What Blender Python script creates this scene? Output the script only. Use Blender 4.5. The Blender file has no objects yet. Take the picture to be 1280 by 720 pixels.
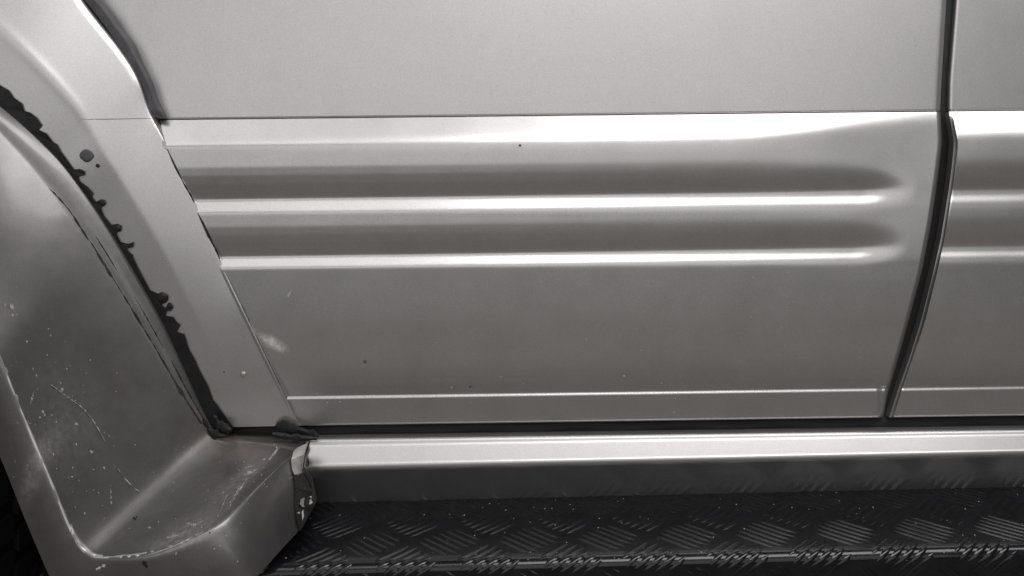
import bpy, bmesh, math, random
import numpy as np
from mathutils import Matrix, Vector, geometry

random.seed(7); rng = np.random.default_rng(7)
scene = bpy.context.scene

# ------------------------------------------------------------------ camera
F_PX, DIST = 1005.0, 0.90
PITCH, ROLL = math.radians(10.0), math.radians(0.65)
CAM = np.array([0.0, -DIST, 0.0])
FWD = np.array([0, math.cos(PITCH), -math.sin(PITCH)])
R0 = np.array([1.0, 0, 0]); U0 = np.array([0, math.sin(PITCH), math.cos(PITCH)])
RGT = R0 * math.cos(ROLL) - U0 * math.sin(ROLL)
UPV = U0 * math.cos(ROLL) + R0 * math.sin(ROLL)
cam_data = bpy.data.cameras.new("camera"); cam = bpy.data.objects.new("camera", cam_data)
scene.collection.objects.link(cam)
cam.matrix_world = Matrix(((RGT[0], UPV[0], -FWD[0], CAM[0]), (RGT[1], UPV[1], -FWD[1], CAM[1]),
                           (RGT[2], UPV[2], -FWD[2], CAM[2]), (0, 0, 0, 1)))
cam_data.sensor_width = 36.0; cam_data.lens = 36.0 * F_PX / 1280.0
cam_data.clip_start = 0.01; cam_data.clip_end = 200
scene.camera = cam

# ------------------------------------------------------------------ world, lamps, exposure
world = bpy.data.worlds.new("World"); scene.world = world; world.use_nodes = True
bg = world.node_tree.nodes["Background"]
bg.inputs[0].default_value = (0.97, 0.98, 1.0, 1); bg.inputs[1].default_value = 0.05

def lamp(name, loc, target, sx, sy, power, color=(1, 1, 1)):
    d = bpy.data.lights.new(name, 'AREA'); d.shape = 'RECTANGLE'
    d.size, d.size_y, d.energy, d.color = sx, sy, power, color
    o = bpy.data.objects.new(name, d); scene.collection.objects.link(o)
    o.location = loc
    o.rotation_euler = (Vector(target) - Vector(loc)).to_track_quat('-Z', 'Y').to_euler()
    return o
# ceiling strip lamp over the aisle beside the car, then unseen fill lights added beside it
lamp("overhead_lamp", (0.95, -1.32, 2.0), (0.5, 0.0, 0.0), 2.3, 1.0, 43, (1.0, 0.985, 0.985))
lamp("overhead_lamp", (-1.05, -1.32, 2.0), (-0.5, 0.0, 0.0), 1.5, 1.0, 8.5, (1.0, 0.985, 0.985))  # dimmer lamp added to brighten the chamfers at the left end
lamp("front_fill_light", (-0.5, -3.6, 1.1), (-0.3, 0, 1.1), 6.0, 2.5, 43, (1.0, 0.985, 0.98))  # unseen broad light added in front for bright reflections on the upright panels

scene.view_settings.view_transform = 'Standard'
scene.view_settings.look = 'None'
scene.view_settings.gamma = 1.0
scene.view_settings.use_curve_mapping = False
scene.view_settings.exposure = 0.13

# ------------------------------------------------------------------ helpers
def P(px, py, o):
    """photo pixel (1280 x 720) + distance o (m) proud of the door plane -> point of the car side"""
    px, py, o = np.broadcast_arrays(np.asarray(px, float), np.asarray(py, float), np.asarray(o, float))
    d = FWD + RGT * ((px - 640) / F_PX)[..., None] + UPV * ((360 - py) / F_PX)[..., None]
    t = (DIST - o) / d[..., 1]
    return CAM + d * t[..., None]

def catmull(pts, n):
    p = np.asarray(pts, float); m = len(p)
    pp = np.concatenate([[2 * p[0] - p[1]], p, [2 * p[-1] - p[-2]]])
    t = np.linspace(0, m - 1, n); i = np.minimum(t.astype(int), m - 2); f = (t - i)
    f = f.reshape((-1,) + (1,) * (p.ndim - 1))
    a, b, c, d = pp[i], pp[i + 1], pp[i + 2], pp[i + 3]
    return 0.5 * (2 * b + (c - a) * f + (2 * a - 5 * b + 4 * c - d) * f ** 2 + (3 * b - a - 3 * c + d) * f ** 3)

def gauss(a, sig, axis=0):
    r = max(1, int(3 * sig)); k = np.exp(-0.5 * (np.arange(-r, r + 1) / sig) ** 2); k /= k.sum()
    a = np.moveaxis(a, axis, 0)
    lo = 2 * a[:1] - a[1:r + 1][::-1]; hi = 2 * a[-1:] - a[-r - 1:-1][::-1]
    e = np.concatenate([lo, a, hi]); out = sum(k[j] * e[j:j + len(a)] for j in range(2 * r + 1))
    return np.moveaxis(out, 0, axis)

def sstep(a, b, x):
    t = np.clip((np.asarray(x, float) - a) / (b - a), 0, 1); return t * t * (3 - 2 * t)

def link(name, verts, faces, mat, parent, sharp=40):
    me = bpy.data.meshes.new(name)
    me.from_pydata([tuple(map(float, v)) for v in verts], [], [tuple(int(i) for i in f) for f in faces])
    me.validate(); me.update()
    bm = bmesh.new(); bm.from_mesh(me); bmesh.ops.recalc_face_normals(bm, faces=bm.faces)
    bm.to_mesh(me); bm.free()
    me.polygons.foreach_set("use_smooth", [True] * len(me.polygons))
    me.set_sharp_from_angle(angle=math.radians(sharp))
    me.materials.append(mat)
    ob = bpy.data.objects.new(name, me); scene.collection.objects.link(ob)
    if parent is not None:
        ob.parent = parent
        if parent is CAR: ob.location = -CAR.location
    return ob

def sheet(name, pts, mat, parent, back=0.012, sides="LRTB", sharp=40):
    """pts (n,m,3) grid, plus a return flange of depth back on the chosen sides"""
    n, m, _ = pts.shape
    V = [pts.reshape(-1, 3)]; ids = np.arange(n * m).reshape(n, m)
    Fq = [np.stack([ids[:-1, :-1], ids[1:, :-1], ids[1:, 1:], ids[:-1, 1:]], -1).reshape(-1, 4)]
    cnt = n * m
    for s, e in (("T", ids[0]), ("B", ids[-1]), ("L", ids[:, 0]), ("R", ids[:, -1])):
        if s in sides:
            v = V[0][e] + np.array([0, back, 0]); k = np.arange(cnt, cnt + len(e)); cnt += len(e)
            V.append(v); Fq.append(np.stack([e[:-1], e[1:], k[1:], k[:-1]], -1))
    return link(name, np.concatenate(V), np.concatenate(Fq), mat, parent, sharp)

def poly_plate(name, outline, ofun, lift, thick, mat, parent):
    """flat-ish irregular patch: pixel outline laid on a surface of depth ofun, with real thickness"""
    px = np.array([p[0] for p in outline], float); py = np.array([p[1] for p in outline], float)
    o = ofun(px, py)
    a, b = P(px, py, o + lift), P(px, py, o + lift - thick)
    tri = geometry.tessellate_polygon([[Vector((p[0], p[1], 0)) for p in outline]])
    n = len(outline)
    fs = [tuple(t) for t in tri] + [(i, (i + 1) % n, n + (i + 1) % n, n + i) for i in range(n)]
    return link(name, np.concatenate([a, b]), fs, mat, parent, 30)

# ------------------------------------------------------------------ materials
def new_mat(name):
    m = bpy.data.materials.new(name); m.use_nodes = True
    nt = m.node_tree; return m, nt, nt.nodes["Principled BSDF"]

def noise(nt, scale, detail=2.0, rough=0.5, stretch=None):
    tc = nt.nodes.new("ShaderNodeTexCoord"); mp = nt.nodes.new("ShaderNodeMapping")
    nt.links.new(tc.outputs["Object"], mp.inputs[0])
    if stretch: mp.inputs["Scale"].default_value = stretch
    n = nt.nodes.new("ShaderNodeTexNoise"); n.inputs["Scale"].default_value = scale
    n.inputs["Detail"].default_value = detail; n.inputs["Roughness"].default_value = rough
    nt.links.new(mp.outputs[0], n.inputs["Vector"]); return n.outputs["Fac"]

def remap(nt, val, a, b, c, d):
    r = nt.nodes.new("ShaderNodeMapRange"); nt.links.new(val, r.inputs[0])
    for i, x in enumerate((a, b, c, d)): r.inputs[i + 1].default_value = x
    return r.outputs[0]

def mixcol(nt, fac, a, b):
    m = nt.nodes.new("ShaderNodeMix"); m.data_type = 'RGBA'
    nt.links.new(fac, m.inputs[0])
    for sock, v in ((m.inputs[6], a), (m.inputs[7], b)):
        if isinstance(v, tuple): sock.default_value = v
        else: nt.links.new(v, sock)
    return m.outputs[2]

def math_node(nt, op, a, b):
    n = nt.nodes.new("ShaderNodeMath"); n.operation = op
    for s, v in ((n.inputs[0], a), (n.inputs[1], b)):
        if isinstance(v, (int, float)): s.default_value = v
        else: nt.links.new(v, s)
    return n.outputs[0]

def bump(nt, b, h, strength, dist):
    n = nt.nodes.new("ShaderNodeBump"); n.inputs["Strength"].default_value = strength
    n.inputs["Distance"].default_value = dist; nt.links.new(h, n.inputs["Height"])
    nt.links.new(n.outputs[0], b.inputs["Normal"])

def paint(name, base=(0.525, 0.513, 0.51), rough=0.36, dirt=0.07, coat=0.35, metal=0.80, specks=0.0, mottle=0.03, smears=()):
    m, nt, b = new_mat(name)
    flake = noise(nt, 1100, 2)
    k = remap(nt, flake, 0.3, 0.7, 0.0, 1.0)
    lo = tuple(c * 0.87 for c in base) + (1,); hi = tuple(min(1, c * 1.11) for c in base) + (1,)
    col = mixcol(nt, k, lo, hi)
    smear = remap(nt, noise(nt, 14, 5, 0.6), 0.52, 0.78, 0.0, dirt)
    col = mixcol(nt, smear, col, (0.23, 0.215, 0.195, 1))
    if mottle:
        mo = remap(nt, noise(nt, 38, 6, 0.65), 0.35, 0.68, 0.0, mottle)
        col = mixcol(nt, mo, col, tuple(c * 0.5 for c in base) + (1,))
    if specks:
        sp = remap(nt, noise(nt, 420, 1), 0.735, 0.76, 0.0, 1.0)
        gate = remap(nt, noise(nt, 9, 3), 0.52, 0.62, 0.0, specks)
        col = mixcol(nt, math_node(nt, 'MULTIPLY', sp, gate), col, (0.75, 0.73, 0.71, 1))
    rubs = []
    for (sx, sy, so), ra, rb, ang, scol, samt in smears:          # a rubbed patch: pale, soft-edged and streaky
        tc = nt.nodes.new("ShaderNodeTexCoord"); mp = nt.nodes.new("ShaderNodeMapping"); mp.vector_type = 'TEXTURE'
        nt.links.new(tc.outputs["Object"], mp.inputs[0]); mp.inputs["Location"].default_value = tuple(P(sx, sy, so))
        mp.inputs["Rotation"].default_value = (0, math.radians(-ang), 0); mp.inputs["Scale"].default_value = (ra, 0.05, rb)
        ln = nt.nodes.new("ShaderNodeVectorMath"); ln.operation = 'LENGTH'; nt.links.new(mp.outputs[0], ln.inputs[0])
        fall = remap(nt, ln.outputs["Value"], 0.3, 1.1, 1.0, 0.0)
        st = remap(nt, noise(nt, 150, 6, 0.7), 0.30, 0.72, 0.0, samt)
        rub = math_node(nt, 'MULTIPLY', fall, st)
        col = mixcol(nt, rub, col, scol + (1,)); rubs.append(rub)
    nt.links.new(col, b.inputs["Base Color"])
    r = remap(nt, noise(nt, 22, 4, 0.6), 0.3, 0.75, rough - 0.01, rough + 0.03)
    nt.links.new(r, b.inputs["Roughness"])
    b.inputs["Metallic"].default_value = metal
    for q in rubs[1:]: rubs[0] = math_node(nt, 'MAXIMUM', rubs[0], q)
    if smears: rub = rubs[0]
    if smears: nt.links.new(remap(nt, rub, 0.0, 1.0, metal, 0.0), b.inputs["Metallic"])
    b.inputs["Coat Weight"].default_value = coat; b.inputs["Coat Roughness"].default_value = 0.12
    bump(nt, b, noise(nt, 700, 2), 0.05, 0.0004)
    return m

def plain(name, col, rough, bscale=0, bstr=0.0, var=0.25, metal=0.0, spec=0.5):
    m, nt, b = new_mat(name)
    k = remap(nt, noise(nt, 60, 4, 0.6), 0.3, 0.7, 0, 1)
    nt.links.new(mixcol(nt, k, tuple(c * (1 - var) for c in col) + (1,), tuple(c * (1 + var) for c in col) + (1,)), b.inputs["Base Color"])
    b.inputs["Roughness"].default_value = rough; b.inputs["Metallic"].default_value = metal
    b.inputs["Specular IOR Level"].default_value = spec
    if bscale: bump(nt, b, noise(nt, bscale, 4, 0.6), bstr, 0.002)
    return m

SILVER = paint("silver_metallic_paint")
CLAD = paint("silver_cladding_paint", dirt=0.14, rough=0.33, specks=0.12, mottle=0.07, smears=[((340, 429, 0.021), 0.021, 0.008, -30, (0.95, 0.92, 0.9), 0.9)])
FLARE = paint("scuffed_flare_paint", base=(0.225, 0.214, 0.214), rough=0.42, dirt=0.5, specks=0.5, coat=0.35, mottle=0.35, smears=[((300, 556, 0.03), 0.055, 0.022, -10, (0.16, 0.11, 0.08), 0.8), ((262, 530, 0.03), 0.03, 0.03, 0, (0.13, 0.09, 0.07), 0.7),
    ((300, 600, 0.10), 0.05, 0.014, 45, (0.42, 0.40, 0.39), 0.55), ((235, 665, 0.18), 0.05, 0.010, 20, (0.5, 0.48, 0.47), 0.6), ((95, 520, 0.14), 0.07, 0.12, -30, (0.3, 0.28, 0.275), 0.35), ((52, 575, 0.175), 0.012, 0.06, -22, (0.5, 0.48, 0.47), 0.5)])
SILLP = paint("silver_sill_paint", base=(0.52, 0.51, 0.505), rough=0.40, dirt=0.1, coat=0.05, metal=0.92)
RUBBER = plain("grey_rubber", (0.075, 0.074, 0.08), 0.55, 300, 0.3)
SEALANT = plain("black_sealant", (0.014, 0.014, 0.0155), 0.45, 120, 0.4, spec=0.35)
BLACK = plain("black_underseal", (0.008, 0.008, 0.009), 0.7, 200, 0.3)
TREADM = plain("black_coated_tread_plate", (0.006, 0.0064, 0.0078), 0.24, 420, 0.15, 0.45, spec=0.25)
TYRE = plain("tyre_rubber", (0.012, 0.012, 0.012), 0.8, 250, 0.4)
RIMM = plain("wheel_alloy", (0.35, 0.35, 0.36), 0.4, metal=0.9)
RAW = plain("raw_pale_plastic", (0.46, 0.44, 0.43), 0.45, 260, 0.5)
SCRATCH = plain("pale_scratch", (0.42, 0.4, 0.39), 0.6)
GRIME = plain("brown_grime", (0.022, 0.019, 0.017), 0.8, 300, 0.6, 0.5)
_b = TREADM.node_tree.nodes["Principled BSDF"]; _b.inputs["Coat Weight"].default_value = 0.5; _b.inputs["Coat Roughness"].default_value = 0.06
FLOORM = plain("concrete_floor", (0.165, 0.147, 0.125), 0.75, 30, 0.2)

# ------------------------------------------------------------------ setting and the car's root
BOARD_Z = -0.407
GROUND_Z = BOARD_Z - 0.42
fl = 14.0
CAR = None
floor = link("garage_floor", [(-fl, -fl, GROUND_Z), (fl, -fl, GROUND_Z), (fl, fl, GROUND_Z), (-fl, fl, GROUND_Z)], [(0, 1, 2, 3)], FLOORM, None)
floor["kind"] = "structure"; floor["label"] = "dark concrete garage floor under the car"

CAR = bpy.data.objects.new("parked_car", None); scene.collection.objects.link(CAR)
CAR.location = (0, 0.5, GROUND_Z)
CAR["label"] = "silver off-road car with ribbed door cladding, scuffed wheel arch flare and black running board"
CAR["category"] = "car"

# rows of the door follow lines that run nearly level in the photo
def row(v, px):
    s = 0.0108 + (v - 145) / 350.0 * 0.003
    return v - s * (px - 640)

# seam between the doors
SL_Y = [-90, 0, 100, 140, 160, 178, 210, 240, 280, 300, 340, 400, 450, 490, 521, 560]
SL_X = [1188, 1183, 1177, 1175, 1176, 1177, 1173, 1169, 1163, 1159, 1151, 1135, 1121, 1109, 1103, 1090]
FR_Y = [-90, 0, 100, 140, 165, 178, 210, 240, 270, 300, 340, 400, 450, 490, 519, 560]
FR_X = [1200, 1194, 1186, 1185, 1190, 1192, 1189, 1185, 1180, 1175, 1166, 1151, 1135, 1121, 1112, 1098]
_y = np.arange(-300, 700.0)
_l = gauss(np.interp(_y, SL_Y, SL_X), 5.0); _r = gauss(np.interp(_y, FR_Y, FR_X), 5.0)
seamL = lambda y: np.interp(y, _y, _l)
seamR = lambda y: np.interp(y, _y, _r)

def edge_round(dist, r, depth):
    t = np.clip(dist / r, 0, 1); return depth * (1 - np.sqrt(np.clip(1 - (1 - t) ** 2, 0, 1)))

def warp(n, ea, eb):      # 0..1 with denser samples at the ends
    t = np.linspace(0, 1, n)
    return 0.5 * t + 0.5 * (0.5 - 0.5 * np.cos(np.pi * t)) if ea and eb else t

# ------------------------------------------------------------------ upper door skins
def skin_o(v):
    return -0.001 - (145 - v) * 0.9e-3 * 0.085 - ((145 - v) / 250.0) ** 2 * 0.006
SEAL_Y = [-130, -60, 0, 22, 52, 82, 112, 144, 160]
SEAL_XR = [20, 78, 121, 140, 160, 177, 190, 205, 207]
SEAL_XL = [-5, 58, 104, 124, 144, 164, 181, 187, 190]
def make_skin(name, xl, xr, parent, rl):
    vs = np.concatenate([np.linspace(-120, 136, 60), np.linspace(137, 145, 17)])
    t = warp(160, 1, 1); pts = []
    for v in vs:
        y0 = row(v, xl(v)); a, b = xl(y0), xr(row(v, xr(v)))
        px = a + (b - a) * t; o = skin_o(v) + 1.3e-4 * np.sin(px * 0.011 + v * 0.02) + 0.7e-4 * np.sin(px * 0.027 - v * 0.03)
        o = o - edge_round(px - a, 5.0, 0.004) * rl - edge_round(b - px, 5.0, 0.004) - edge_round(145.0 - v, 3.0, 0.0025)
        pts.append(P(px, row(v, px), o))
    return sheet(name, np.array(pts), SILVER, parent, back=0.02)
rear_door = make_skin("rear_door", lambda y: np.interp(y, SEAL_Y, SEAL_XR) - 9, seamL, CAR, 0)
front_door = make_skin("front_door", seamR, lambda y: 1420 + 0 * y, CAR, 1)

# ------------------------------------------------------------------ ribbed cladding
PV = np.array([145.5, 149, 178, 205, 216, 226, 243, 246, 262, 280, 290, 299, 315, 317.5, 331, 400, 462, 491.5])
PO = np.array([0.0, 2.0, 17.5, 18.5, 18.0, 16.5, 12.3, 12.0, 19.4, 19.9, 19.3, 17.8, 14.1, 13.9, 20.8, 20.2, 17.6, 11.0])
BV = np.array([145.5, 149, 178, 262, 331, 400, 462, 491.5]); BO = np.array([0.0, 2.0, 17.5, 19.4, 20.8, 20.2, 17.6, 11.0])
VV = np.arange(145.5, 529.01, 1.0)
vf = np.arange(120, 560, 0.5)
def prof(kv, ko, sig):
    kv = np.concatenate([kv, [492.0, 495.0, 529]]); ko = np.concatenate([ko, [11.0, 12.7, 8.6]])
    a = np.interp(vf, kv, ko)
    a[vf < 145.5] = -(145.5 - vf[vf < 145.5]) * 0.2
    g = gauss(a, sig * 2)
    w2 = sstep(345, 365, vf) * (1 - sstep(474, 484, vf)); g = g * (1 - w2) + gauss(a, 20) * w2
    w = sstep(480, 488, vf); g = g * (1 - w) + gauss(a, 1.2) * w
    return g
SIG = [1.2, 2.2, 3.6, 5.0]
PT = np.array([prof(PV, PO, s) for s in SIG]); BT = np.array([prof(BV, BO, s) for s in SIG])
def clad_o(v, px, front):
    """depth in metres, v and px broadcast arrays"""
    sg = np.clip(np.interp(px, [200, 520, 900, 1300], [1.3, 1.8, 3.8, 4.6]), 1.2, 5.0)
    fi = np.interp(sg, SIG, np.arange(4)); i0 = np.minimum(fi.astype(int), 2); fr = fi - i0
    def look(T, vv):
        x = (vv - vf[0]) / 0.5; j = np.clip(x.astype(int), 0, len(vf) - 2); f = x - j
        lo = T[i0, j] * (1 - f) + T[i0, j + 1] * f; hi = T[i0 + 1, j] * (1 - f) + T[i0 + 1, j + 1] * f
        return lo * (1 - fr) + hi * fr
    # rear door: the grooves end in round pockets; towards the seam the moulding sinks flush and the top chamfer runs out
    c = 0.0 * px if front else sstep(900, 1176, px)
    g1 = 1 - sstep(1078, 1148, px + 0.022 * (v - 238) ** 2)
    g2 = 1 - sstep(1068, 1138, px + 0.03 * (v - 309) ** 2)
    g = 1.0 + 0 * px if front else np.where(v < 275, g1, g2)
    flatb = np.interp(v, [140, 178, 262, 331, 400], [17.0, 17.5, 19.4, 20.8, 20.2])
    low = np.interp(v, [140, 147, 200, 262, 331, 400], [1.6, 2.2, 9.5, 16.5, 20.4, 20.2])
    face = flatb * (1 - c) + low * c
    cham = 2.0 + (v - 149) * (15.5 / 29.0)
    k = np.interp(px, [200, 520, 900, 1100], [0.6, 1.5, 2.6, 3.2])
    up = -k * np.logaddexp(-cham / k, -face / k) + 0.3 * k
    base, full = look(BT, v), look(PT, v)
    b2 = np.where(v < 240, np.minimum(up, flatb + 3), base)
    w = sstep(225, 262, v); b2 = np.where(v < 262, up * (1 - w) + (face * w), np.where(v < 400, face, base))
    b2 = np.where((v >= 335) & (v < 400), face + (base - face) * sstep(335, 362, v), b2)
    o = b2 + (full - base) * g
    led = 0 if front else sstep(1095, 1103, px) * sstep(488, 492, v) * 1.6
    dent = 0.10 * np.sin(px * 0.013 + v * 0.021) + 0.08 * np.sin(px * 0.031 - v * 0.017 + 1.3) + 0.05 * np.sin(px * 0.067 + v * 0.043)
    return (o - led + dent) * 1e-3

E_PTS = [(60, -70), (104, 0), (150, 60), (173, 97), (188, 140), (209, 182), (246, 258), (279, 333), (310, 398), (345, 470), (376, 532)]
cladL = lambda y: np.interp(y, [140, 182, 258, 333, 398, 470, 532], [198, 206.5, 242.5, 275.5, 305, 340, 371])

t = np.concatenate([np.linspace(0, .8, 150), np.linspace(.803, .975, 110), np.linspace(.977, 1, 30)]); pts = []
aa = np.array([cladL(row(v, 300)) for v in VV]); bb = np.array([seamL(row(v, 1150)) + 1 for v in VV])
GX = aa[:, None] + (bb - aa)[:, None] * t; GO = clad_o(VV[:, None] + 0 * GX, GX, False)
soft = gauss(GO, 3.0, 0); kf = sstep(930, 1120, GX) * (1 - sstep(340, 400, VV))[:, None] * sstep(146, 152, VV)[:, None]
GO = GO * (1 - kf) + soft * kf
for i, v in enumerate(VV):
    px, b = GX[i], bb[i]
    o = GO[i] - edge_round(b - px, 5.5, 0.014)
    o = o - edge_round(529 - v, 3.0, 0.003)
    pts.append(P(px, row(v, px), o))
rear_clad = sheet("door_cladding", np.array(pts), CLAD, rear_door, back=0.02)

t = np.linspace(0, 1, 90) ** 1.5; pts = []
for v in VV:
    a = seamR(row(v, 1150)); b = 1420
    px = a + (b - a) * t; d = px - a
    o = clad_o(v + 0 * px, px, True)
    lip = 0.004 + 0 * px
    w = sstep(2.0, 5.5, d)
    o = np.where(o > lip, lip + (o - lip) * w, o) - edge_round(d, 1.5, 0.002) - edge_round(529 - v, 3.0, 0.003)
    pts.append(P(px, row(v, px), o))
front_clad = sheet("door_cladding", np.array(pts), CLAD, front_door, back=0.02)

# rubber strip seen in the seam between the doors
pts = []
for y in np.linspace(-100, 545, 120):
    a, b = seamL(y) - 8, seamR(y) + 8
    px = np.linspace(a, b, 9); o = -0.010 + 0.004 * np.sin(np.linspace(0, np.pi, 9)) + min(0.0, float(skin_o(min(y, 145.0))))
    pts.append(P(px, y + 0 * px, o))
sheet("seam_weatherstrip", np.array(pts), BLACK, front_door)

# ------------------------------------------------------------------ flare section carried by the rear door
G_PTS = [(-130, 55), (-60, 90), (0, 125), (45, 165), (70, 195), (95, 228), (130, 280), (170, 340), (205, 400), (240, 470), (266, 515), (280, 534)]
E2 = [(10, -135)] + E_PTS
OG = [46, 45, 44, 42, 40.5, 39, 34, 29, 25.5, 22.5, 19, 15]
OE = [7, 7, 7, 8, 9, 12, 16.5, 17.6, 18.6, 20.7, 18.3, 10.8]
NT, NS = 320, 140
def pl(p, n):     # nearly straight interpolation between stations
    p = np.asarray(p, float); return 0.5 * catmull(p, n) + 0.5 * np.stack([np.interp(np.linspace(0, len(p) - 1, n), np.arange(len(p)), p[:, k]) for k in range(p.shape[1])], -1)
Gc, Ec = catmull(G_PTS, NT), catmull(E2, NT)
og = catmull(np.array(OG, float)[:, None], NT)[:, 0]; oe = catmull(np.array(OE, float)[:, None], NT)[:, 0]
s = np.concatenate([np.linspace(0, .05, 10), np.linspace(.06, .88, 100), np.linspace(.89, 1, 30)])
px = Gc[:, :1] + (Ec - Gc)[:, :1] * s; py = Gc[:, 1:] + (Ec - Gc)[:, 1:] * s
tt = np.linspace(0, 11, NT)[:, None]
rim = np.interp(tt, [0, 4, 5.0, 5.6], [3.5, 3.2, 1.5, 0.3])      # the flare stands proud of the skin above the moulding
flat = np.where(s < .40, 0.06 * s / .40, 0.06 + 0.94 * ((s - .40) / .60))
flat = gauss(np.interp(np.linspace(0, 1, 400), s, flat), 9)
flat = np.interp(s, np.linspace(0, 1, 400), flat)
o_in = (oe[:, None] + rim)
ofl = og[:, None] + (o_in - og[:, None]) * flat
ofl = ofl - edge_round((1 - s)[None, :] * 120, 9.0, 1.0) * rim - edge_round((1 - s)[None, :] * 120, 2.5, 1.2) - edge_round(s[None, :] * 120, 3.0, 2.0)
ofl = ofl + 0.5 * np.exp(-((s[None, :] - 0.40) / 0.05) ** 2) * np.interp(tt, [0, 3.2, 5.0], [1, 1, 0])
ofl = ofl + 1.9 * sstep(333, 341, py) * (1 - sstep(480, 530, py)) * sstep(0.94, 0.975, s)[None, :] * 0.8
ofl = ofl + 0.8 * np.exp(-((py - 470) / 40) ** 2 - ((px - 335) / 45) ** 2)
FL_PX, FL_PY, FL_O = px, py, ofl * 1e-3
door_flare = sheet("door_flare_panel", P(px, py, FL_O), SILVER, rear_door, back=0.018)

def lookup(PX, PY, O):
    fx, fy, fo = PX.ravel(), PY.ravel(), O.ravel()
    def f(x, y):
        x = np.atleast_1d(np.asarray(x, float)); y = np.atleast_1d(np.asarray(y, float))
        return np.array([fo[np.argmin((fx - a) ** 2 + (fy - b) ** 2)] for a, b in zip(x, y)])
    return f
flare_o = lookup(FL_PX, FL_PY, FL_O)

def ribbon(name, path, width, ofun, lift, mat, parent, jag=0.3):
    p = catmull(path, max(24, len(path) * 8)); tan = np.gradient(p, axis=0); tan /= np.linalg.norm(tan, axis=1)[:, None] + 1e-9
    nrm = np.stack([-tan[:, 1], tan[:, 0]], -1)
    ends = np.sin(np.linspace(0.04, np.pi - 0.04, len(p))) ** 0.5
    w = width * ends * (1 + jag * gauss(rng.normal(size=len(p)), 1.5)) * 0.5
    k = np.array([-1, 0, 1.0]); q = p[:, None, :] + nrm[:, None, :] * (w[:, None] * k)[:, :, None]
    o = ofun(q[:, :, 0].ravel(), q[:, :, 1].ravel()).reshape(q.shape[:2]) + lift * np.array([0.3, 1, 0.3])
    return sheet(name, P(q[:, :, 0], q[:, :, 1], o), mat, parent, back=0.001)
def clad_lookup(x, y):
    x = np.atleast_1d(np.asarray(x, float)); y = np.atleast_1d(np.asarray(y, float))
    v = y + 0.0115 * (x - 640); v = y + (0.0108 + (v - 145) / 350 * 0.003) * (x - 640)
    return clad_o(v, x, False)
both = lambda x, y: np.maximum(flare_o(x, y), clad_lookup(x, y))
ribbon("flare_edge_gap", [(209, 186), (218, 206), (228, 226), (238, 244), (243, 254)], 2.8, both, 0.0007, BLACK, rear_door, 0.5)
ribbon("flare_edge_gap", [(247, 266), (255, 282), (265, 303), (275, 324)], 2.6, both, 0.0007, BLACK, rear_door, 0.5)
ribbon("flare_edge_gap", [(283, 342), (310, 399), (345, 471), (374, 529)], 0.9, both, 0.0004, RUBBER, rear_door, 0.6)
ribbon("panel_joint", [(100, 149), (130, 149), (160, 148.5), (190, 148)], 0.9, flare_o, 0.0003, RUBBER, rear_door, 0.3)

# dark rubber strip between the flare and the door skin
n = 120; ys = np.linspace(-120, 147, n); k = np.linspace(0, 1, 13); pts = []
for y in ys:
    a, b = np.interp(y, SEAL_Y, SEAL_XL) - 2, np.interp(y, SEAL_Y, SEAL_XR)
    a += 1.2 * math.sin(y * 0.21) * 0.5; b += 0.9 * math.sin(y * 0.13 + 1)
    o = 0.0055 + 0.0055 * np.sqrt(np.clip(1 - (2 * k - 1) ** 8, 0, 1)) - 0.002 * sstep(138, 147, y)
    pts.append(P(a + (b - a) * k, y + 2.5 * (k - .5), o - 0.002 * (1 - k)))
sheet("flare_rubber_strip", np.array(pts), RUBBER, rear_door, back=0.01)

# ------------------------------------------------------------------ body-side wheel arch flare
ST = [  # gap edge, crack line, outer ridge, outer border  (px, py, mm proud)
    ((-130, 35, 46), (-160, 65, 58), (-200, 150, 130), (-235, 190, 124)),
    ((-60, 85, 45), (-90, 112, 57), (-135, 225, 138), (-172, 262, 132)),
    ((0, 133, 44), (-25, 143, 56), (-95, 300, 146), (-132, 340, 140)),
    ((32, 160, 43), (5, 170, 55), (-65, 345, 150), (-102, 388, 144)),
    ((75, 202, 41), (45, 212, 53), (-40, 385, 154), (-77, 430, 148)),
    ((112, 252, 38), (85, 262, 50), (-20, 415, 158), (-58, 460, 152)),
    ((142, 300, 36), (112, 302, 47), (0, 446, 162), (-40, 492, 156)),
    ((165, 340, 34), (137, 343, 44), (18, 492, 168), (-18, 532, 162)),
    ((200, 402, 30), (172, 402, 40), (40, 545, 175), (4, 580, 169)),
    ((235, 475, 25), (213, 472, 34), (62, 597, 181), (26, 636, 175)),
    ((250, 508, 22), (237, 507, 29), (85, 655, 187), (46, 684, 181)),
    ((266, 538, 17), (258, 540, 22), (112, 692, 193), (78, 748, 188)),
    ((285, 547, 15), (283, 551, 20), (150, 697, 200), (150, 770, 192)),
    ((305, 549, 16), (303, 553, 21), (192, 692, 203), (205, 770, 193)),
    ((325, 551, 18), (322, 555, 24), (236, 675, 200), (264, 765, 194)),
    ((345, 553, 22), (342, 558, 29), (276, 653, 187), (314, 728, 192)),
    ((360, 556, 30), (358, 561, 36), (316, 615, 147), (349, 690, 148)),
    ((369, 559, 36), (367, 563, 42), (352, 580, 92), (380, 656, 93)),
    ((374, 560, 40), (374, 563, 44), (374, 565, 52), (388, 640, 72))]
A = np.array(ST, float)
A[:12, 2, 2] = np.interp(np.arange(12), [0, 6, 8, 11], [176, 179, 182, 193]); A[:12, 3, 2] = A[:12, 2, 2] - 6
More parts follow.
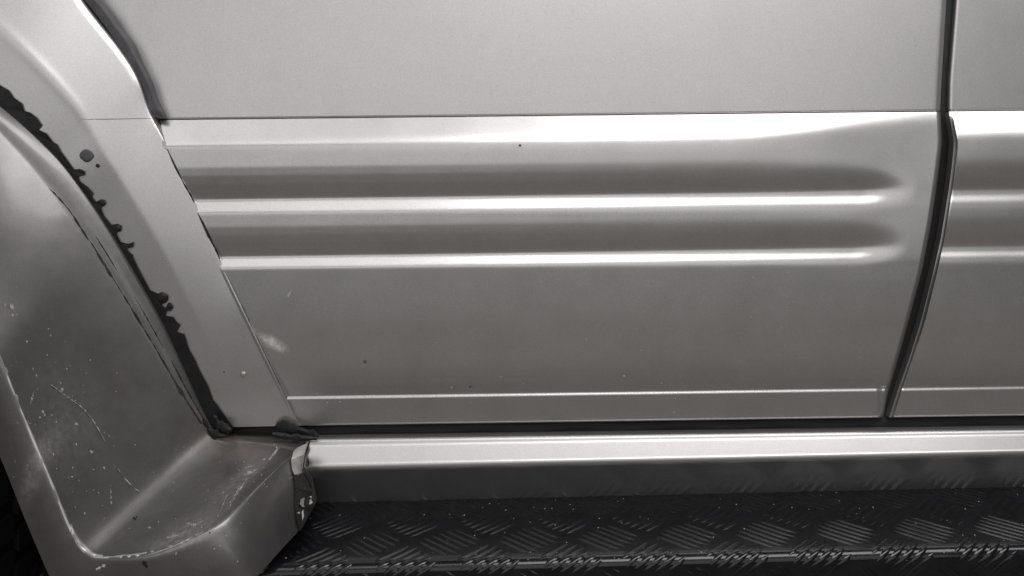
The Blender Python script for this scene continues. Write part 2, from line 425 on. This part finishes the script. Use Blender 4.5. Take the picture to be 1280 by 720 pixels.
#                     # (19,4,3)
NT2 = 560
cols = [np.stack([np.interp(np.linspace(0, 18, NT2), np.arange(19), A[:, c, k]) for k in range(3)], -1) * 0.35 + catmull(A[:, c], NT2) * 0.65 for c in range(4)]
g, cr, h, bo = cols
lipw = np.stack([g + (cr - g) * f for f in np.linspace(0, 1, 26)], 1)
lipw[:, :, 2] += 2.2 * np.sin(np.linspace(0, np.pi, 26))[None, :] * np.interp(np.linspace(0, 18, NT2), [0, 10, 12], [1, .8, .3])[:, None]
face = np.stack([cr + (h - cr) * f for f in np.linspace(0, 1, 120)[1:]], 1)
fm = np.linspace(0, 1, 120)[1:]
concave = 7.0 * np.interp(np.linspace(0, 18, NT2), [0, 9, 11.5, 13, 18], [1, 1, .35, .2, .1])
face[:, :, 2] -= concave[:, None] * np.sin(np.pi * fm)[None, :] * (1 - 0.3 * fm)[None, :]
outer = np.stack([h + (bo - h) * f for f in np.linspace(0, 1, 41)[1:]], 1)
outer[:, :, 2] -= 3.0 * np.sin(np.linspace(0, np.pi, 41)[1:])[None, :] * -1
W = np.concatenate([lipw, face, outer], 1)
W = gauss(W, 2.4, 1); W = gauss(W, 7.0, 0)
und = np.sin(W[:, :, 1] * 0.031 + W[:, :, 0] * 0.017) + 0.7 * np.sin(W[:, :, 0] * 0.045 - W[:, :, 1] * 0.02)
W[:, :, 2] += 0.5 * und * sstep(0, 1, np.linspace(0, 1.5, W.shape[1]))[None, :]
W_PX, W_PY, W_O = W[:, :, 0], W[:, :, 1], W[:, :, 2] * 1e-3
arch = sheet("wheel_arch_flare", P(W_PX, W_PY, W_O), FLARE, CAR, back=0.03, sharp=60)
arch["label"] = "scuffed silver flare around the wheel arch"
arch_o = lookup(W_PX[::2, ::2], W_PY[::2, ::2], W_O[::2, ::2])

for seg, w_ in [([(62, 236), (75, 249), (88, 265)], 1.6), ([(84, 259), (98, 280), (112, 302)], 2.8), ([(113, 302), (124, 320), (138, 343), (150, 362)], 2.0), ([(147, 358), (162, 382), (180, 412)], 3.2),
               ([(178, 408), (197, 440), (212, 466)], 2.6), ([(210, 463), (230, 496), (252, 530)], 3.2), ([(120, 296), (134, 318), (146, 338)], 1.2), ([(168, 370), (186, 402), (205, 436)], 1.3), ([(214, 450), (236, 492), (256, 526)], 1.8)]:
    ribbon("seam_crack", seg, w_, arch_o, 0.0006, GRIME, arch, 1.0)

RIDGE_HI = paint("painted_ridge_highlight", base=(0.62, 0.605, 0.60), rough=0.42, dirt=0.1, metal=0.6)
ribbon("ridge_highlight", [(-20, 408), (0, 445), (18, 491), (40, 544), (62, 596), (85, 653), (98, 679), (108, 690), (122, 695.5), (150, 696), (180, 693), (212, 684), (245, 669), (268, 656)], 4.6, arch_o, 0.0004, RIDGE_HI, arch, 0.35)  # highlight along the flare ridge, painted in as a pale ribbon

# ragged black sealant along the door gap
RAG = [(-120, 30), (-60, 68), (0, 107), (10, 113), (17, 122), (27, 129), (29, 139), (38, 141), (47, 147), (52, 157), (48, 162), (57, 168), (66, 178),
       (71, 181), (76, 190), (85, 200), (92, 212), (100, 212), (106, 214), (106, 219), (98, 221), (100, 226), (108, 233), (117, 241), (115, 246), (120, 253),
       (126, 249), (131, 250), (132, 255), (126, 260), (130, 270), (140, 281), (147, 280), (152, 283), (151, 289), (145, 291), (151, 303), (160, 305), (167, 303), (166, 309),
       (158, 311), (165, 320), (172, 334), (187, 362), (197, 367), (203, 366), (208, 368), (210, 373), (207, 378), (202, 380), (207, 386), (210, 379), (214, 379),
       (216, 384), (213, 388), (207, 389), (207, 395), (217, 396), (220, 402), (225, 406), (221, 414), (230, 417), (236, 437), (243, 449), (250, 462), (260, 482),
       (267, 500), (272, 507), (280, 517), (292, 535), (284, 545)]
GL = [(266, 541), (250, 508), (234, 476), (199, 403), (164, 341), (141, 301), (111, 253), (74, 203), (31, 161), (-1, 134), (-60, 88), (-120, 44)]
jit = [(x + rng.normal() * 0.5, y + rng.normal() * 0.5) for x, y in RAG]
poly_plate("sealant_strip", jit + GL, flare_o, 0.0016, 0.012, SEALANT, rear_door)

def blob(name, cx, cy, r, ofun, lift, mat, parent, squash=0.35, n=18):
    a = np.linspace(0, 2 * np.pi, n, endpoint=False); V = []; Fs = []
    rr = 1 + 0.12 * gauss(rng.normal(size=n), 1.0)
    base = ofun([cx], [cy])[0]; mm = r * 0.86e-3
    rings = [(1.0, -0.3), (0.95, 0.35), (0.7, 0.8), (0.35, 0.97)]
    for q, hgt in rings:
        for i in range(n): V.append(P(cx + r * q * rr[i] * math.cos(a[i]), cy + r * q * rr[i] * math.sin(a[i]), base + lift + hgt * mm * squash))
    V.append(P(cx, cy, base + lift + mm * squash)); c = len(V) - 1
    for k_ in range(len(rings) - 1):
        for i in range(n): Fs.append((k_ * n + i, k_ * n + (i + 1) % n, (k_ + 1) * n + (i + 1) % n, (k_ + 1) * n + i))
    for i in range(n): Fs.append(((len(rings) - 1) * n + i, (len(rings) - 1) * n + (i + 1) % n, c))
    return link(name, V, Fs, mat, parent, 60)
blob("sealant_blob", 203, 372, 6.5, flare_o, 0.001, SEALANT, rear_door)
blob("sealant_blob", 212, 383, 3.6, flare_o, 0.001, SEALANT, rear_door)
blob("sealant_blob", 128, 254, 4.0, flare_o, 0.001, SEALANT, rear_door)
blob("sealant_blob", 147, 285, 4.4, flare_o, 0.001, SEALANT, rear_door)
blob("trim_plug", 108, 195, 8.0, flare_o, 0.0004, RUBBER, rear_door, 0.12)
blob("sealant_spot", 122, 207, 2.6, flare_o, 0.0002, SEALANT, rear_door, 0.2)
blob("sealant_spot", 165, 319, 1.6, flare_o, 0.0004, SEALANT, rear_door, 0.2)
blob("screw_cap", 304, 468, 3.6, flare_o, 0.0003, SILVER, rear_door, 0.35)
blob("paint_chip", 280, 465, 1.0, flare_o, 0.0002, GRIME, rear_door, 0.2)

# ------------------------------------------------------------------ sill moulding under the doors
SR = [((543, 531), -6), ((546, 534), 14), ((549.5, 537.5), 22), ((552, 539.5), 23.5), ((556.5, 543), 25), ((582, 563.5), 42.5), ((588, 569), 43.0), ((606, 587), 29), ((636, 615), 5), ((650, 630), -4)]
kk = np.array([[a[0], a[1], o] for a, o in SR], float)
par = np.concatenate([[0], np.cumsum(np.hypot(np.diff(kk[:, 0]), np.diff(kk[:, 2]) * 0.8))])
u = np.linspace(0, par[-1], 220)
ks = gauss(np.stack([np.interp(u, par, kk[:, j]) for j in range(3)], -1), 2.6, 0)
x = np.concatenate([np.linspace(383, 420, 30), np.linspace(424, 1420, 110)])
f = (x - 390) / 890.0
py = ks[:, :1] * (1 - f) + ks[:, 1:2] * f
pxs = np.broadcast_to(x, py.shape).copy()
o = np.broadcast_to(ks[:, 2:] * 1e-3, py.shape) - edge_round(x - 383, 4.0, 0.004)[None, :]
left = (1 - sstep(0, 30, x - 383))[None, :]
pxs += left * (4 * np.sin(py * 0.35) * 0.4 + (py - 560) * 0.05)
sill = sheet("side_sill", P(pxs, py, o), SILLP, CAR, back=0.01)

# dark gap and body shell behind the panels
pts = []
for y in np.linspace(-140, 600, 40):
    px = np.linspace(100 if y < 150 else 180, 1420, 40); pts.append(P(px, y + 0 * px, -0.03))
sheet("body_shell", np.array(pts), BLACK, CAR)
yy = np.linspace(523, 556, 14); pts = []
for i, y in enumerate(yy):
    px = np.linspace(262, 1420, 120); q = i / 13
    o = -0.012 + 0.010 * np.sin(q * np.pi) * (1 + 0.2 * np.sin(px * 0.05))
    pts.append(P(px, y - 0.0125 * (px - 390), o))
sheet("door_bottom_seal", np.array(pts), BLACK, CAR)

# ------------------------------------------------------------------ running board with raised five-bar tread
EDGE_L, EDGE_R = 0.172, 0.168
Zb = BOARD_Z
def board_pt(X, w, hgt=0.0):
    """w = metres outward from the sill along the plate; wraps down round the outer edge"""
    r = 0.011; flatw = 0.137 - 0.012 * X
    y0 = -0.010
    tilt = 0.011 * (X - 0.1)           # the board rises a little towards the front of the car
    if w <= flatw: yy, zz, ny, nz = w, 0.0, 0.0, 1.0
    elif w <= flatw + r * math.pi / 2:
        a = (w - flatw) / r; yy, zz, ny, nz = flatw + r * math.sin(a), -r * (1 - math.cos(a)), math.sin(a), math.cos(a)
    else: yy, zz, ny, nz = flatw + r, -r - (w - flatw - r * math.pi / 2), 1.0, 0.0
    return (X, y0 - (yy + ny * hgt), Zb + tilt + zz + nz * hgt)
ws = np.concatenate([np.linspace(-0.03, 0.118, 10), np.linspace(0.12, 0.175, 70), np.linspace(0.18, 0.26, 8)])
Xs = np.linspace(-0.42, 0.85, 60)
pts = np.array([[board_pt(X, w) for X in Xs] for w in ws])
board = sheet("running_board", pts, TREADM, CAR, back=0.004, sides="LR")
board["label"] = "black tread-plate running board"
V, Fs = [], []
pitch = 0.0835; half = pitch / 2; blen = 0.053; bw = 0.0029; bh = 0.0009
for r_ in range(-4, 3):
    wc = 0.142 + r_ * half; sgn = 1 if r_ % 2 else -1
    for c in range(-7, 14):
        xc = 0.056 + c * pitch + (half if r_ % 2 else 0)
        if not -0.42 < xc < 0.86: continue
        for b_ in (-2.5, -1.5, -0.5, 0.5, 1.5, 2.5):
            off = b_ * 0.0088
            dx, dw = math.cos(math.pi / 4), sgn * math.sin(math.pi / 4)
            nx, nw = -dw, dx
            L = blen * (1.0 if abs(b_) < 2 else 0.86) * random.uniform(0.96, 1.04)
            base = len(V); m = 11
            for i in range(m):
                q = i / (m - 1) * 2 - 1; wd = bw * math.sqrt(max(0.02, 1 - q ** 4)); hh = bh * max(0, 1 - q ** 4) ** 0.5
                for j, (e, z_) in enumerate(((-1.35, -0.0004), (-0.55, 0.85), (0, 1.0), (0.55, 0.85), (1.35, -0.0004))):
                    X = xc + nx * off + dx * q * L / 2 + nx * e * wd; w = wc + nw * off + dw * q * L / 2 + nw * e * wd
                    V.append(board_pt(X, w, hh * z_ if z_ > 0 else z_))
            for i in range(m - 1):
                for j in range(4):
                    a = base + i * 5 + j; Fs.append((a, a + 1, a + 6, a + 5))
tread = link("tread_bars", V, Fs, TREADM, board, 80); tread["kind"] = "stuff"

# ------------------------------------------------------------------ torn end of the flare at the sill
def const(o): return lambda x, y: np.full(len(np.atleast_1d(x)), o)
def near(x, y): return np.maximum(arch_o(x, y), 0.052) + 0.002
poly_plate("torn_edge", [(367, 564), (371, 560), (375, 558), (386, 553), (383, 560), (380, 568), (378, 576), (377, 585), (379, 590), (373, 594), (368, 593), (365, 586), (364, 575)], near, 0.0, 0.008, RAW, arch)
poly_plate("torn_edge", [(376, 624), (380, 622), (383, 627), (382, 633), (378, 634), (375, 630)], near, 0.004, 0.008, RAW, arch)
poly_plate("torn_edge", [(385, 626), (389, 624), (391, 628), (388, 632), (384, 632)], near, 0.004, 0.008, RAW, arch)
poly_plate("torn_edge", [(377, 640), (379, 637), (380, 645), (378, 651)], near, 0.004, 0.008, RAW, arch)
poly_plate("sill_gap", [(366, 592), (373, 595), (379, 590), (384, 597), (388, 603), (391, 614), (388, 621), (392, 633), (389, 641), (384, 645), (380, 656), (375, 664), (371, 651), (368, 630), (369, 610)], near, 0.001, 0.006, GRIME, arch)
poly_plate("sill_gap", [(386, 551), (388, 552), (385, 561), (382, 571), (380, 582), (383, 588), (387, 594), (392, 606), (390, 609), (383, 596), (378, 587), (379, 578), (381, 568)], near, 0.004, 0.006, BLACK, arch)
for cx, cy, r in [(384, 610, 3), (377, 606, 2.4), (388, 622, 2.6), (373, 642, 2.5), (380, 616, 2)]:
    blob("torn_flake", cx, cy, r, near, 0.002, SILLP, arch, 0.9, 7)
# crumpled sealant where the gaps meet, and along the bottom of the door
ribbon("sealant_lump", [(254, 524), (262, 538), (275, 545), (294, 544)], 9, const(0.024), 0.002, BLACK, arch, 0.9)
ribbon("sealant_lump", [(266, 518), (274, 530), (288, 538)], 8, const(0.025), 0.002, SEALANT, arch, 0.9)
ribbon("sealant_lump", [(343, 533), (352, 532), (368, 536), (382, 540), (398, 545)], 9, const(0.0185), 0.002, BLACK, arch, 0.9)
ribbon("sealant_lump", [(340, 543), (360, 546), (380, 548), (396, 548)], 8, const(0.0265), 0.002, SEALANT, arch, 0.9)

# ------------------------------------------------------------------ scratches and chips
ribbon("scratch", [(62, 480), (85, 497), (105, 512), (120, 532), (136, 561), (150, 590), (165, 608), (176, 616)], 0.75, arch_o, 0.0004, SCRATCH, arch, 0.6)
for p, w in [([(306, 656 - 72), (318, 583)], 3.0), ([(304, 594), (314, 590), (322, 586)], 3.0), ([(120, 712), (132, 706)], 3.5), ([(138, 606), (139, 632)], 1.4),
             ([(208, 672), (222, 670)], 2.6), ([(232, 654), (245, 657)], 3.4), ([(38, 505), (42, 490)], 2.2), ([(275, 640), (284, 618)], 1.4), ([(286, 636), (300, 606)], 1.4),
             ([(290, 628), (310, 596)], 1.2), ([(336, 575), (348, 560)], 3.0), ([(13, 380), (16, 388)], 2.5)]:
    ribbon("scratch", p, w, arch_o, 0.0004, SCRATCH, arch, 0.8)
ribbon("scratch", [(359, 372), (365, 362)], 2.0, clad_lookup, 0.0003, SCRATCH, rear_clad, 1.0)
ribbon("scratch", [(203, 175), (206, 181), (209, 188)], 4.0, flare_o, 0.0006, RAW, rear_door, 1.0)
blob("paint_chip", 456, 452, 2.4, clad_lookup, 0.0001, RUBBER, rear_clad, 0.1)
blob("paint_chip", 650, 182, 1.8, clad_lookup, 0.0001, RUBBER, rear_clad, 0.1)
blob("paint_chip", 588, 483, 2.0, clad_lookup, 0.0001, RUBBER, rear_clad, 0.1)
blob("paint_chip", 780, 470, 1.3, clad_lookup, 0.0001, SCRATCH, rear_clad, 0.1)

def flecks(name, spots, ofun, mat, parent):
    V, Fs = [], []
    for cx, cy, r in spots:
        b0 = len(V); a0 = random.uniform(0, 6); el = random.uniform(0.5, 1.0); base = ofun([cx], [cy])[0]
        for i in range(7):
            a = a0 + i * 2 * math.pi / 7; rr = r * random.uniform(0.6, 1.2)
            V.append(P(cx + rr * el * math.cos(a), cy + rr * math.sin(a), base + 0.0002))
        V.append(P(cx, cy, base + 0.0006))
        for i in range(7): Fs.append((b0 + i, b0 + (i + 1) % 7, b0 + 7))
    ob = link(name, V, Fs, mat, parent, 80); ob["kind"] = "stuff"; return ob
sp = [(6, 382, 2.2), (16, 394, 1.8), (34, 427, 1.6), (33, 427, 1.4), (41, 461, 1.8), (45, 470, 2.0), (63, 420, 1.8), (59, 444, 1.5), (83, 461, 1.6), (78, 487, 2.2), (76, 479, 1.7),
      (95, 530, 2.2), (97, 531, 1.6), (54, 515, 2.4), (56, 519, 2.0), (50, 522, 1.4), (65, 519, 1.2), (70, 533, 1.5), (94, 501, 1.3), (95, 556, 2.6), (114, 565, 2.6), (130, 585, 2.4),
      (67, 568, 2.0), (91, 585, 1.8), (90, 596, 1.5), (71, 586, 1.2), (117, 587, 1.4), (117, 613, 1.2), (106, 642, 1.5), (94, 634, 1.4), (133, 635, 1.4), (198, 653, 1.3), (187, 660, 1.8), (162, 661, 1.2),
      (220, 692, 2.0), (268, 686, 1.4), (275, 682, 1.2), (297, 702, 1.5), (216, 669, 1.6), (283, 670, 1.2), (330, 575, 2.4), (346, 560, 1.8), (272, 645, 1.5)]
for _ in range(90):
    q = rng.normal([70, 520], [38, 75]); sp.append((q[0] + (q[1] - 520) * 0.25, q[1], rng.uniform(0.4, 1.1)))
for _ in range(60):
    q = rng.normal([285, 625], [28, 34]); sp.append((q[0] - (q[1] - 625) * 0.6, q[1], rng.uniform(0.4, 1.2)))
flecks("paint_flecks", sp, arch_o, SCRATCH, arch)
flecks("dark_pits", [(66, 610, 1.3), (97, 679, 1.5), (168, 648, 2.6), (171, 646, 1.6), (262, 666, 1.8), (181, 704, 4.2), (183, 708, 3.6)], arch_o, BLACK, arch)
flecks("dust_flecks", [(rng.uniform(380, 1090), rng.uniform(340, 520), rng.uniform(0.3, 0.9)) for _ in range(110)], clad_lookup, SCRATCH, rear_clad)

V, Fs = [], []                                       # pale specks on the plate: grit, and glints put in as colour
for _ in range(170):
    X, w, r_ = rng.uniform(-0.28, 0.72), rng.uniform(0.005, 0.15), rng.uniform(0.0003, 0.0009); b0 = len(V)
    for i in range(5):
        a = i * 1.2566 + rng.uniform(0, 0.6); V.append(board_pt(X + r_ * math.cos(a), w + r_ * math.sin(a), 0.0002))
    V.append(board_pt(X, w, r_ * 0.9))
    for i in range(5): Fs.append((b0 + i, b0 + (i + 1) % 5, b0 + 5))
grit_glints = link("grit_glints", V, Fs, SCRATCH, board, 30); grit_glints["kind"] = "stuff"

# ------------------------------------------------------------------ wheel in the dark of the arch
wheel = bpy.data.objects.new("wheel", None); scene.collection.objects.link(wheel); wheel.parent = CAR
Rw = 0.385; wc = np.array([-1.02, 0.06, GROUND_Z + Rw]); wheel.location = Vector(wc) - CAR.location
def lathe(prof, n=96):
    V, Fs = [], []; m = len(prof)
    for i in range(n):
        a = 2 * math.pi * i / n
        for r, y in prof: V.append((r * math.cos(a), y, r * math.sin(a)))
    for i in range(n):
        for j in range(m - 1): Fs.append((i * m + j, i * m + j + 1, ((i + 1) % n) * m + j + 1, ((i + 1) % n) * m + j))
    return V, Fs
V, Fs = lathe([(0.22, -0.09), (0.25, -0.115), (0.31, -0.125), (0.355, -0.115), (0.375, -0.095), (0.378, 0), (0.375, 0.095), (0.31, 0.125), (0.22, 0.09)])
for k_ in range(48):                               # tread blocks
    for yy in (-0.075, -0.025, 0.025, 0.075):
        a = 2 * math.pi * (k_ + (0.5 if yy in (-0.025, 0.075) else 0)) / 48; b0 = len(V)
        for r in (0.37, Rw):
            for da in (-0.04, 0.04):
                for dy in (-0.02, 0.02): V.append((r * math.cos(a + da), yy + dy, r * math.sin(a + da)))
        Fs += [tuple(b0 + i for i in q) for q in ((4, 5, 7, 6), (0, 1, 5, 4), (2, 3, 7, 6), (0, 2, 6, 4), (1, 3, 7, 5))]
link("tyre", V, Fs, TYRE, wheel)
V, Fs = lathe([(0.0, -0.05), (0.06, -0.06), (0.10, -0.04), (0.19, -0.05), (0.215, -0.085), (0.225, -0.09), (0.22, 0.09)], 64)
link("rim", V, Fs, RIMM, wheel)
# liner behind the arch
V, Fs = [], []
for i in range(33):
    a = math.pi * (-0.25 + 1.3 * i / 32)
    for y in (-0.03, 0.25): V.append((wc[0] + 0.47 * math.cos(a), y, wc[2] + 0.47 * math.sin(a)))
for i in range(32): Fs.append((2 * i, 2 * i + 1, 2 * i + 3, 2 * i + 2))
link("wheel_well_liner", V, Fs, BLACK, CAR)
